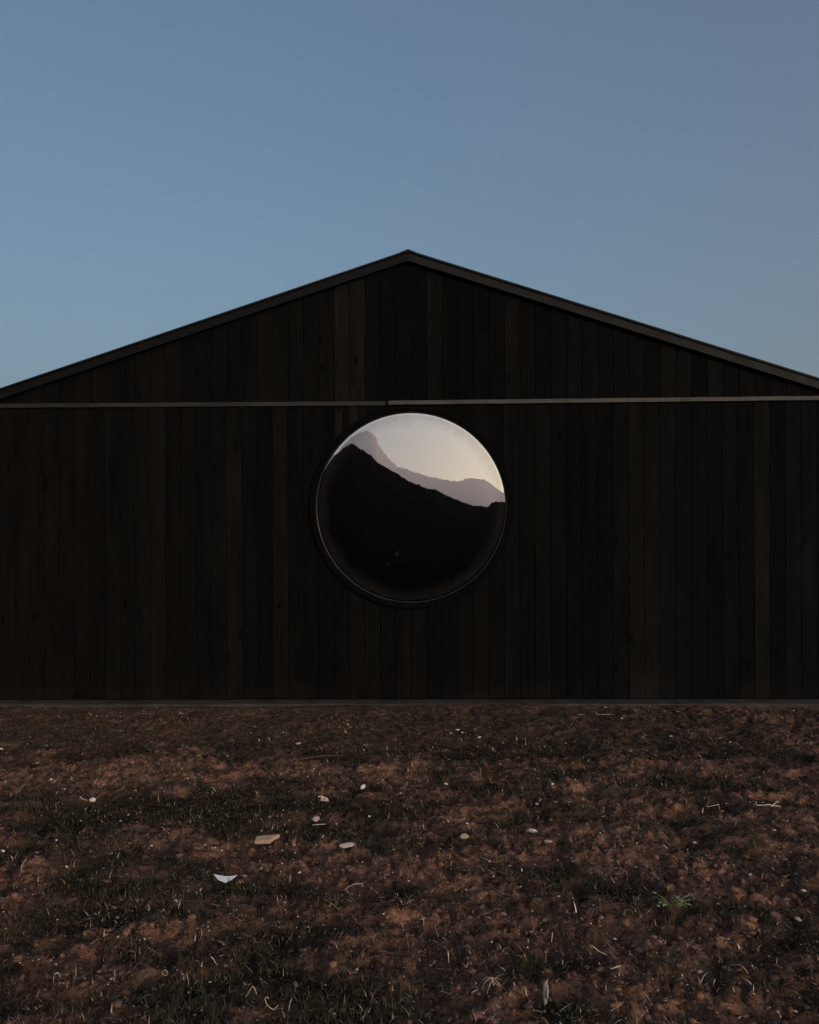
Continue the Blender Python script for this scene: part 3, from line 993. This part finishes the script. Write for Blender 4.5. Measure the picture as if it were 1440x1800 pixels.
# places read off the photograph: column, row, width in pixels, tone (0 pale, 1 tan, 2 white)
CHIPS = [(147, 1266, 7, 0), (153, 1249, 5, 1), (170, 1260, 5, 1), (188, 1261, 8, 1), (318, 1256, 9, 1), (290, 1258, 7, 1), (257, 1294, 9, 0), (498, 1289, 5, 0),
         (612, 1275, 5, 0), (608, 1288, 7, 0), (655, 1285, 10, 1), (597, 1279, 5, 1), (524, 1309, 11, 1), (3, 1318, 7, 0), (805, 1285, 9, 0), (813, 1289, 6, 0),
         (843, 1298, 7, 0), (995, 1308, 5, 1), (1094, 1264, 5, 0), (1064, 1245, 7, 1), (1193, 1253, 8, 1), (1395, 1251, 6, 0), (1284, 1306, 5, 0), (1180, 1296, 9, 1),
         (1167, 1345, 9, 1), (91, 1372, 9, 0), (126, 1371, 7, 1), (182, 1382, 4, 0), (284, 1387, 8, 0), (212, 1445, 7, 2), (10, 1377, 4, 0), (66, 1343, 7, 1),
         (541, 1367, 5, 1), (785, 1380, 8, 0), (972, 1380, 7, 2), (1001, 1412, 6, 0), (945, 1416, 11, 0), (1137, 1402, 8, 0), (1224, 1419, 8, 0), (1389, 1402, 9, 0),
         (1319, 1412, 6, 0), (561, 1402, 6, 0), (594, 1404, 5, 1), (650, 1437, 8, 0), (691, 1449, 7, 2), (592, 1450, 4, 0), (368, 1428, 7, 0), (474, 1438, 7, 1),
         (475, 1491, 8, 0), (505, 1487, 7, 0), (517, 1488, 8, 1), (519, 1501, 5, 2), (497, 1497, 6, 1), (460, 1529, 7, 2), (470, 1533, 8, 1), (527, 1536, 9, 2),
         (603, 1531, 7, 2), (638, 1517, 5, 0), (379, 1492, 5, 2), (391, 1497, 5, 0), (267, 1489, 7, 0), (6, 1498, 9, 2), (66, 1501, 9, 0), (100, 1479, 7, 0),
         (195, 1503, 9, 1), (118, 1526, 7, 2), (202, 1488, 5, 2), (278, 1546, 5, 2), (140, 1548, 8, 1), (719, 1551, 5, 2), (738, 1543, 7, 2), (861, 1516, 7, 0),
         (941, 1522, 6, 0), (916, 1561, 7, 2), (820, 1566, 5, 2), (983, 1578, 8, 1), (1084, 1528, 6, 2), (1203, 1515, 5, 0), (1320, 1540, 9, 2), (1414, 1568, 9, 0),
         (1404, 1619, 13, 1), (1281, 1653, 5, 2), (1230, 1652, 6, 1), (1081, 1653, 8, 0), (1158, 1595, 8, 0), (1160, 1658, 13, 1), (1039, 1626, 6, 0), (928, 1668, 6, 0),
         (370, 1729, 8, 0), (197, 1723, 8, 2), (190, 1733, 5, 2), (310, 1586, 9, 0), (235, 1541, 4, 1), (262, 1601, 6, 0), (255, 1653, 6, 0), (208, 1649, 5, 0),
         (618, 1674, 6, 1), (960, 1676, 6, 1), (1232, 1712, 12, 1), (1208, 1734, 6, 0), (1086, 1764, 5, 2), (1400, 1781, 9, 1), (865, 1658, 5, 2), (905, 1681, 5, 1),
         (355, 1779, 6, 1), (343, 1787, 6, 1), (958, 1780, 5, 0), (1435, 1551, 5, 2), (716, 1440, 5, 1), (1003, 1447, 4, 0), (1230, 1487, 7, 1), (1362, 1461, 7, 0),
         (1222, 1483, 7, 0), (1252, 1472, 6, 1), (1203, 1508, 5, 0), (760, 1568, 5, 1), (793, 1290, 5, 0), (715, 1381, 4, 2), (740, 1475, 5, 1), (693, 1495, 5, 0),
         (665, 1378, 4, 0), (705, 1396, 5, 0), (48, 1508, 5, 0), (10, 1632, 6, 1), (36, 1695, 5, 0), (530, 1684, 5, 1), (1310, 1694, 5, 0), (1350, 1744, 6, 0),
         (1390, 1500, 5, 1), (1120, 1484, 5, 0), (1060, 1437, 5, 1), (880, 1345, 5, 1), (640, 1320, 5, 1), (400, 1330, 5, 1), (330, 1370, 5, 1), (230, 1405, 5, 1)]
for k in range(90):
    CHIPS.append((rg.uniform(8, 1432), 1290 + 500 * rg.random() ** 1.0, rg.uniform(3.0, 6.5), rg.choice([0, 1, 1, 1])))
TONE = ['pale grey', 'tan', 'bright white']
ROWS = [(1305, 'beside the plinth'), (1400, 'in the far field'), (1500, 'in the middle field'), (1600, 'in the nearer field'), (1700, 'in the near foreground'), (9999, 'along the bottom edge')]
COLS = [(288, 'at far left'), (576, 'left of centre'), (864, 'at centre'), (1152, 'right of centre'), (9999, 'at far right')]
NUM = ['', 'one', 'two', 'three', 'four', 'five', 'six', 'seven', 'eight', 'nine', 'ten', 'eleven', 'twelve', 'thirteen', 'fourteen', 'fifteen']
ORD = ['leftmost', 'second from left', 'third from left', 'fourth from left', 'fifth from left', 'sixth from left', 'seventh from left', 'eighth from left', 'ninth from left', 'tenth from left', 'eleventh from left', 'twelfth from left', 'thirteenth from left', 'fourteenth from left', 'fifteenth from left']
def cell(c):
    return (next(t for l, t in ROWS if c[1] < l), next(t for l, t in COLS if c[0] < l), c[3])
CELLS = {}
for c in CHIPS: CELLS.setdefault(cell(c), []).append(c)
for v in CELLS.values(): v.sort(key=lambda c: c[0])
def chip_label(c):
    v = CELLS[cell(c)]; rw, cl, tn = cell(c)
    if len(v) == 1: return f"only {TONE[tn]} stone chip {rw} {cl}"
    k = v.index(c)
    o_ = 'rightmost' if k == len(v) - 1 else ORD[k]
    return f"{o_} of {NUM[len(v)]} {TONE[tn]} stone chips {rw} {cl}"
CHGR = ['pale grey stone chips on the soil', 'tan stone chips on the soil', 'white stone chips on the soil']
for i, (px, py, wpx, tn) in enumerate(CHIPS):
    me = CHM[tn * 6 + rg.randrange(6)]
    o = bpy.data.objects.new('stone_chip', me)
    COL.objects.link(o)
    x, y = place(o, px, py)
    s = wpx / F * y * 0.5
    o.scale = (s, s * rg.uniform(0.7, 1.1), s * rg.uniform(0.7, 1.1))
    o.rotation_euler = (rg.uniform(-0.3, 0.3), rg.uniform(-0.3, 0.3), rg.uniform(0, 6.28))
    o.location.z += s * 0.25 + 0.004
    tag(o, chip_label((px, py, wpx, tn)), 'stone', CHGR[tn])

def single(name, px, py, wpx, label, cat, mat, seed=1, flat=0.3, asp=0.6, rot=0.0, tilt=(0, 0), jag=0.3, lift=0.3):
    me = chip_mesh(name, seed, flat, 5, jag, 3)
    o = link(name, me, mat)
    x, y = place(o, px, py)
    s = wpx / F * y * 0.5
    o.scale = (s, s * asp / 0.75, s)
    o.rotation_euler = (tilt[0], tilt[1], rot)
    o.location.z += s * flat * lift + 0.012
    tag(o, label, cat)
    return o

def slab(name, px, py, outline, thick, label, cat, mat, rot=0.0, tilt=(0, 0), bend=0.0, lift=0.012):
    """outline: points (x, y) in centimetres on the slab, given real thickness and worn edges"""
    bm = bmesh.new()
    vs = [bm.verts.new((a * 0.01, c * 0.01, 0)) for a, c in outline]
    f = bm.faces.new(vs)
    if f.normal.z < 0: f.normal_flip()
    r = bmesh.ops.extrude_face_region(bm, geom=[f])
    for v in [g_ for g_ in r['geom'] if isinstance(g_, bmesh.types.BMVert)]: v.co.z += thick * 0.01
    bmesh.ops.recalc_face_normals(bm, faces=bm.faces)
    bmesh.ops.bevel(bm, geom=list(bm.edges), offset=thick * 0.0022, segments=2, affect='EDGES', profile=0.6)
    bmesh.ops.subdivide_edges(bm, edges=[e for e in bm.edges if e.calc_length() > 0.012], cuts=2, use_grid_fill=True)
    for v in bm.verts:
        v.co.z += bend * (v.co.x ** 2) * 10 + 0.0006 * math.sin(v.co.x * 300 + v.co.y * 210)
    me = bpy.data.meshes.new(name); bm.to_mesh(me); bm.free()
    o = link(name, me, mat)
    place(o, px, py)
    o.location.z += lift
    o.rotation_euler = (tilt[0], tilt[1], rot)
    tag(o, label, cat)
    return o

PAPER = mat_plain('white_paper', (0.86, 0.88, 0.90), 0.7, 0.3, 0, 0.06, 30, 0.0004)
BRICK = mat_plain('pinkish_brick', (0.55, 0.36, 0.28), 0.9, 0.15, 0, 0.2, 60, 0.001)
PINK = mat_plain('pink_tile', (0.62, 0.44, 0.39), 0.8, 0.2, 0, 0.2, 60, 0.001)
BONE = mat_plain('bleached_stick', (0.72, 0.64, 0.54), 0.8, 0.2, 0, 0.2, 60, 0.0008)
TWIG = mat_plain('brown_twig', (0.16, 0.10, 0.068), 0.85, 0.2, 0, 0.3, 80, 0.0008)
STRAW = mat_plain('pale_straw', (0.62, 0.50, 0.37), 0.7, 0.25, 0, 0.25, 80, 0.0005)
GREYST = mat_plain('grey_stone', (0.30, 0.27, 0.24), 0.85, 0.2, 0, 0.25, 50, 0.001)
DRYLEAF = mat_plain('dry_leaf', (0.36, 0.33, 0.28), 0.75, 0.2, 0, 0.3, 60, 0.0006)
LEAF = mat_attr('weed_leaf', 0.6, 0.3, 0.2, 120)

slab('paper_scrap', 395, 1552, [(-6, 2.6), (-3, -1), (1.2, -3), (4, -0.5), (6.2, 2.4), (1, 1.6)], 0.18, 'crumpled bright white scrap of paper lying on dark soil at the left', 'paper', PAPER, rot=0.0, tilt=(0.35, 0.03), bend=0.12, lift=0.02)
slab('brick_shard', 470, 1481, [(-6.6, -2.6), (1.8, -3), (4.6, 1), (7.2, 3.4), (-6.2, 3)], 2.2, 'flat pinkish tan brick shard with a dark hollow behind it', 'shard', BRICK, rot=0.05, tilt=(0.2, -0.05), lift=0.006)
single('flat_stone', 610, 1490, 34, 'long flat pale stone, pointed to the right, on red soil', 'stone', STONE[0], 12, 0.22, 0.55, 0.12, (0.15, -0.08))
single('white_stone', 638, 1389, 13, 'bright white stone leaning to the right, farther off than the brick shard', 'stone', STONE[2], 14, 0.55, 0.7, 0.9, (0.3, -0.5), lift=0.8)
slab('tile_shard', 571, 1409, [(-2.8, 2.5), (-2.4, -1.8), (3, -1.6), (2.2, 0.6)], 0.8, 'small pink triangular tile shard propped up on one edge', 'shard', PINK, rot=0.1, tilt=(0.9, 0.1), lift=0.015)
single('oval_stone', 555, 1446, 16, 'oval pinkish stone lying above a short straight stick', 'stone', PINK, 16, 0.5, 0.8, 0.3, (0.3, -0.2), lift=0.7)
single('long_stone', 936, 1465, 23, 'smooth long pale stone on red soil, right of centre', 'stone', STONE[0], 17, 0.38, 0.5, -0.25, (0.1, 0.05), 0.08)
single('thin_stone', 964, 1483, 17, 'thin tan stone just below the smooth long pale stone', 'stone', STONE[1], 18, 0.3, 0.5, -0.2, (0.1, 0.05), 0.1)
slab('stone_sliver', 781, 1525, [(-6, -1.6), (6.2, -1.2), (5.6, 1.5), (-5, 1.2)], 1.3, 'straight grey sliver of stone beneath a strip of red earth', 'stone', GREYST, rot=0.06, tilt=(0.1, 0), lift=0.01)
single('round_stone', 817, 1475, 17, 'dull brown round stone half buried in red soil at the centre', 'stone', STONE[1], 22, 0.6, 0.8, 0.2)

def thin(name, px, py, paths, label, cat, mat, smooth=True, tone=(1, 1, 1)):
    """paths: list of (points in cm in x, y, z, radius in mm or list)"""
    mb = MB()
    for pts, r_ in paths:
        P = [Vector((a * .01, b_ * .01, c_ * .01)) for a, b_, c_ in pts]
        # a smooth curve through the points
        Q = []
        for i in range(len(P) - 1):
            p0 = P[max(i - 1, 0)]; p1 = P[i]; p2 = P[i + 1]; p3 = P[min(i + 2, len(P) - 1)]
            for k in range(4):
                t_ = k / 4
                Q.append(0.5 * ((2 * p1) + (p2 - p0) * t_ + (2 * p0 - 5 * p1 + 4 * p2 - p3) * t_ ** 2 + (3 * p1 - p0 - 3 * p2 + p3) * t_ ** 3))
        Q.append(P[-1])
        n_ = len(Q)
        if isinstance(r_, (list, tuple)):
            rr_ = [float(np.interp(i / (n_ - 1) * (len(r_) - 1), range(len(r_)), r_)) * .0008 for i in range(n_)]
        else:
            rr_ = [r_ * .0008 * (1 - 0.35 * i / n_) for i in range(n_)]
        mb.tube(Q, rr_, 6, tone, 0.7)
    o = mb.build(name, mat, None, smooth)
    place(o, px, py)
    o.location.z += 0.008
    tag(o, label, cat)
    return o

thin('stick', 567, 1334, [([(-16, -3, 0.3), (-6, -1, 1.2), (4, 1, 1.6), (16, 2, 1.4)], [3, 5, 5, 3])], 'long thin dark stick lying on the far red soil', 'stick', TWIG)
thin('stick', 560, 1454, [([(-3.6, 0, 0.5), (0, 0.1, 0.8), (4.6, 0.4, 0.9)], [2.5, 3.5, 2])], 'short straight pale stick just below the oval stone', 'stick', BONE)
thin('stick', 514, 1448, [([(-6, 3, 2.2), (0, 0, 1.4), (6, -3, 0.2)], [2, 2.5, 2])], 'thin grey brown stick slanting down beside the brick shard', 'stick', TWIG)
thin('stick', 1018, 1259, [([(-7, 0, 0.4), (0, 0, 0.9), (8, 0, 0.3)], [3, 5, 3])], 'short pale stick lying in front of the concrete plinth', 'stick', BONE)
thin('stick', 1051, 1258, [([(-2, 0, 3.4), (-0.5, 0, 0.8), (3, 0, 0.2)], [4, 4, 3]), ([(3, 0, 0.2), (9, 0, 0.3), (16, 0, 0.6)], [3, 4, 2])], 'pale bent stick with an upturned end, near the plinth', 'stick', STRAW)
thin('stick', 160, 1260, [([(-2.5, 1, 3.2), (0, 0, 1.6), (2.5, -1, 0.2)], [3, 3, 3])], 'pale leaning stick by the plinth at the far left', 'stick', STRAW)
o = thin('stick', 153, 1410, [([(-5, 1, 2.8), (-2.6, 0.4, 1.0), (0.5, 0, 0.5)], [4, 4, 3])], 'pale bent stick touching a rounded white pebble', 'stick', BONE)
single('pebble', 163, 1412, 13, 'rounded white pebble at the end of a bent stick', 'pebble', STONE[2], 31, 0.6, 0.7, 0, jag=0.05, lift=0.7)
thin('twig', 1350, 1420, [([(-7, 0, 3.2), (-7.2, 0, 1.2), (-4, 0, 0.8), (1, 0, 1.2), (3, 0, 0.6)], [4, 4, 4, 5, 4]), ([(2, -0.3, 0.2), (5, 0, 2.2), (6.6, 0, 3.4), (7, 0, 2.2)], [5, 5, 4, 3]),
      ([(2.5, -0.4, 0.2), (5, -0.8, 0.7), (8, -1, 0.2)], [4, 5, 3])], 'bleached forked twig with both ends turned up, at the right', 'twig', BONE)
thin('stick', 1254, 1421, [([(-4, 0, 0.2), (0, 0.2, 0.8), (4, 0.6, 1.5)], [2, 3, 3])], 'short bright straight stick left of the bleached forked twig', 'stick', BONE)
thin('twig', 892, 1728, [([(-5.6, 1, 2.2), (-3, 0.2, 1.0), (0, 0, 0.6), (5, 0, 0.9)], [2.5, 3.5, 3.5, 2.5])], 'curved brown twig right above the spread straw roots', 'twig', TWIG)
thin('twig', 1055, 1681, [([(-2.2, 1, 2.6), (-0.6, 0, 1.4), (2.6, -1, 0.1)], [4, 3, 2])], 'short pale brown twig leaning down to the right in dark grass', 'twig', STRAW)
thin('stick', 1083, 1710, [([(-2, 0, 0.6), (0, 0.1, 1.2), (2, 0.3, 1.8)], [2, 3.6, 2.5])], 'bright white sliver of wood in the near right soil', 'stick', mat_plain('white_wood', (0.7, 0.66, 0.6), 0.7, 0.3, 0, 0.1, 40))
thin('straw_roots', 866, 1748, [([(0, 0, 5.2), (-1.6, 0, 4.4), (-3, 0, 2.8), (-3.6, -.5, 1)], [2, 1.8, 1.5, 1]), ([(0, 0, 5.2), (-.4, -.5, 3.8), (-1.4, -1, 2), (-2, -1.2, 0)], [2.4, 2.2, 1.8, 1.2]),
      ([(0, 0, 5.4), (.2, -.4, 3.8), (.4, -.8, 2.4)], [3.4, 2.6, 1]), ([(0, 0, 5.2), (1.4, -.2, 4.2), (2.6, -.4, 3), (3.2, -.4, 2)], [2, 1.8, 1.4, 1]),
      ([(0, 0, 4.9), (1.6, .3, 4.9), (3, .4, 4.2)], [1.6, 1.3, .8]), ([(.2, -.3, 4.2), (1.5, -.8, 3), (2.4, -1.2, 2.6)], [1.6, 1.3, .8]), ([(0, 0, 5.2), (-2, .4, 5), (-3.4, .4, 4)], [1.6, 1.2, .8])],
     'clump of pale dead straw roots spreading like a claw', 'straw', STRAW)
thin('straw', 101, 1737, [([(-1.2, 0, 0), (-1.3, 0, 3.2), (-.3, 0, 5), (.9, 0, 4.2), (.7, 0, 2.2), (.2, 0, 0.2)], [2.5, 3.5, 4, 4, 3, 2.5])], 'upright pale loop of folded straw at the near left', 'straw', STRAW)
thin('straw', 291, 1719, [([(1, 0, 1.0), (.2, 0, 2.2), (-.9, 0, 1.7), (-1.1, 0, .7), (-.2, 0, .1), (.9, 0, .5)], [2, 2.2, 2, 2, 2, 2])], 'tiny closed ring of white straw', 'straw', STRAW)
thin('straw', 445, 1757, [([(-2.6, 0, 0), (-1, 0, 2.6), (0, 0, 4), (.9, 0, 2.6), (1.4, 0, 1)], [2, 2.2, 2.4, 2.8, 2.4])], 'pale straw folded like a tent over dark grass', 'straw', STRAW)
thin('straw', 471, 1782, [([(-.6, 0, 3.6), (-.9, 0, 4.6), (0, 0, 5), (.3, 0, 4.3)], [2, 2, 2.4, 2]), ([(-.8, 0, 3.8), (-.2, 0, 2.4), (1.2, 0, 1), (2.4, 0, .6)], [2.6, 2.6, 2.6, 2]), ([(2.2, 0, .6), (3.6, 0, 2)], [2, 3])], 'pale hooked straw at the bottom, left of centre', 'straw', STRAW)
thin('straw', 41, 1533, [([(-1, 0, 0), (-.6, 0, 2.4), (1, 0, 5), (1.8, 0, 6)], [3, 4, 3.4, 2])], 'pale straw standing upright at the left edge', 'straw', STRAW)
thin('straw', 376, 1699, [([(-1, 0, 3), (0, 0, 2), (.9, 0, .3)], [3, 3, 2])], 'short stub of pale straw in the dark grass near the tent shaped straw', 'straw', STRAW)
thin('straw', 511, 1781, [([(-.5, 0, 0), (-.3, 0, 2), (.2, 0, 3.6), (.5, 0, 4.4)], [3.4, 4.6, 3.8, 2])], 'thick pale straw standing at the bottom centre left', 'straw', DRYLEAF)
thin('straw', 1291, 1758, [([(-.6, 0, 4), (0, 0, 2.6), (.6, 0, .6), (.3, 0, 0)], [2, 3.2, 3, 2])], 'pale straw standing in the dark soil at the near right', 'straw', STRAW)
thin('straw', 971, 1660, [([(-.3, 0, 0), (0, 0, 2), (.3, 0, 4.2)], [2, 3, 2.4])], 'thin upright white straw above the standing dead leaf', 'straw', BONE)
thin('straw', 922, 1753, [([(-1.2, 0, 0), (-.3, 0, 3), (.2, 0, 2.6), (1.2, 0, 1)], [2, 2.8, 3, 2.4])], 'small greenish straw bent over, left of the standing dead leaf', 'straw', mat_plain('green_straw', (0.26, 0.30, 0.14), 0.7, 0.2, 0, 0.2, 60))
thin('straw', 624, 1568, [([(-5, 0, 0), (-3, 0, 1.6), (0, 0, 3), (3.5, 0, 3.2)], [2.6, 3, 3, 2]), ([(3.8, 0, 3.4), (3.6, 0, 1.4)], [2.6, 3])], 'low arch of pale straw in the middle of the field', 'straw', STRAW)
thin('straw', 745, 1630, [([(-.8, 0, 4.6), (0, 0, 2.8), (.2, 0, 0)], [1.6, 2.4, 2]), ([(0, 0, 2.8), (.9, 0, 3.6)], [2, 1.6]), ([(0, 0, 2.6), (-1.6, 0, 3)], [1.6, 1.4])], 'little forked white straw at the bottom centre', 'straw', BONE)
tuft_paths = []
for k in range(16):
    a = rg.uniform(-1, 1); l = rg.uniform(2, 5)
    tuft_paths.append(([(a * 1.2, 0, 0), (a * 2.5, rg.uniform(-1, 1), 3.5 + rg.random()), (a * 4.2, -1, 4.2), (a * l * 1.3, -2, rg.uniform(.5, 2.5))], [1.6, 1.8, 1.5, .8]))
thin('straw_tuft', 877, 1520, tuft_paths, 'drooping tuft of tan dead grass right of the grey stone sliver', 'grass tuft', mat_plain('tan_straw', (0.20, 0.145, 0.10), 0.8, 0.2, 0, 0.25, 60))

# a dead leaf standing on its end
mb = MB()
n_ = 14
vs = []; fs = []
for i in range(n_ + 1):
    f = i / n_
    hw = 0.0095 * (math.sin(math.pi * min(f * 0.93 + 0.06, 1)) ** 0.6) + 0.001
    z = 0.088 * f
    cx_ = 0.003 * math.sin(f * 3.3) + (0.006 * max(f - .85, 0) / .15)
    for k in range(5):
        g = (k - 2) / 2
        vs.append((cx_ + hw * g, -0.008 * (1 - g * g) * (1 - .4 * f) + 0.004 * math.sin(f * 5), z + 0.002 * math.sin(g * 3 + i)))
m_ = len(vs)
vs += [(a, b_ + 0.0012, c_) for a, b_, c_ in vs]
for i in range(n_):
    for k in range(4):
        a = i * 5 + k
        fs.append((a, a + 1, a + 6, a + 5)); fs.append((m_ + a, m_ + a + 5, m_ + a + 6, m_ + a + 1))
for i in range(n_):
    fs.append((i * 5, (i + 1) * 5, (i + 1) * 5 + m_, i * 5 + m_)); fs.append((i * 5 + 4, i * 5 + 4 + m_, (i + 1) * 5 + 4 + m_, (i + 1) * 5 + 4))
mb.add(vs, fs)
mb.tube([(0.006, 0.001, 0.01), (0.005, -0.011, 0.03), (0.006, -0.012, 0.055), (0.004, -0.006, 0.075)], [0.003, 0.005, 0.004, 0.001], 6, flat=0.5)
o = mb.build('dead_leaf', DRYLEAF, None, True)
place(o, 959, 1768); o.location.z += 0.006
tag(o, 'narrow grey dead leaf standing on end in the near grass', 'leaf')

# the weed
weed = bpy.data.objects.new('weed', None); COL.objects.link(weed)
place(weed, 1183, 1600, 0.012)
tag(weed, 'low green weed with pale yellowish leaves growing from bare soil', 'weed')
mb = MB(); ml = MB()
for k in range(20):
    side = -1 if k % 2 else 1
    a = rg.uniform(0, 6.28) if k > 12 else (rg.uniform(-0.7, 0.7) + (math.pi if side < 0 else 0))
    L = rg.uniform(0.04, 0.10) if k % 3 else rg.uniform(0.03, 0.05)
    el = rg.uniform(0.35, 1.1)
    dx, dy = math.cos(a), math.sin(a)
    base = Vector((side * 0.012 * rg.random(), 0, 0))
    p1 = base + Vector((dx * L * .5 * math.cos(el), dy * L * .4, L * .62 * math.sin(el)))
    p2 = base + Vector((dx * L * math.cos(el), dy * L * .8, L * 0.85 * math.sin(el)))
    mb.tube([base, p1, p2], [0.002, 0.0017, 0.0013], 5, (0.24, 0.27, 0.11))
    pal = rg.random()
    tone = (0.60, 0.58, 0.34) if pal < 0.35 else ((0.30, 0.34, 0.13) if pal < 0.75 else (0.10, 0.15, 0.05))
    d = (p2 - p1).normalized()
    sd_ = d.cross(Vector((0, 0, 1))).normalized()
    up = sd_.cross(d)
    ll = rg.uniform(0.018, 0.032); ww = ll * rg.uniform(0.22, 0.36)
    lv = []
    for i in range(5):
        f = i / 4
        q_ = ww * math.sin(math.pi * (0.08 + 0.88 * f))
        c_ = p2 + d * ll * f - Vector((0, 0, 1)) * ll * 0.35 * f * f
        lv += [c_ - sd_ * q_ + up * 0.002, c_ - up * 0.0, c_ + sd_ * q_ + up * 0.002]
    n0 = len(lv); lv += [v - up * 0.0008 for v in lv]
    lf = []
    for i in range(4):
        for j in range(2):
            a_ = i * 3 + j
            lf.append((a_, a_ + 1, a_ + 4, a_ + 3)); lf.append((n0 + a_, n0 + a_ + 3, n0 + a_ + 4, n0 + a_ + 1))
    ml.add(lv, lf, tone)
mb.build('stem', LEAF, weed, True)
ml.build('leaves', LEAF, weed, True)
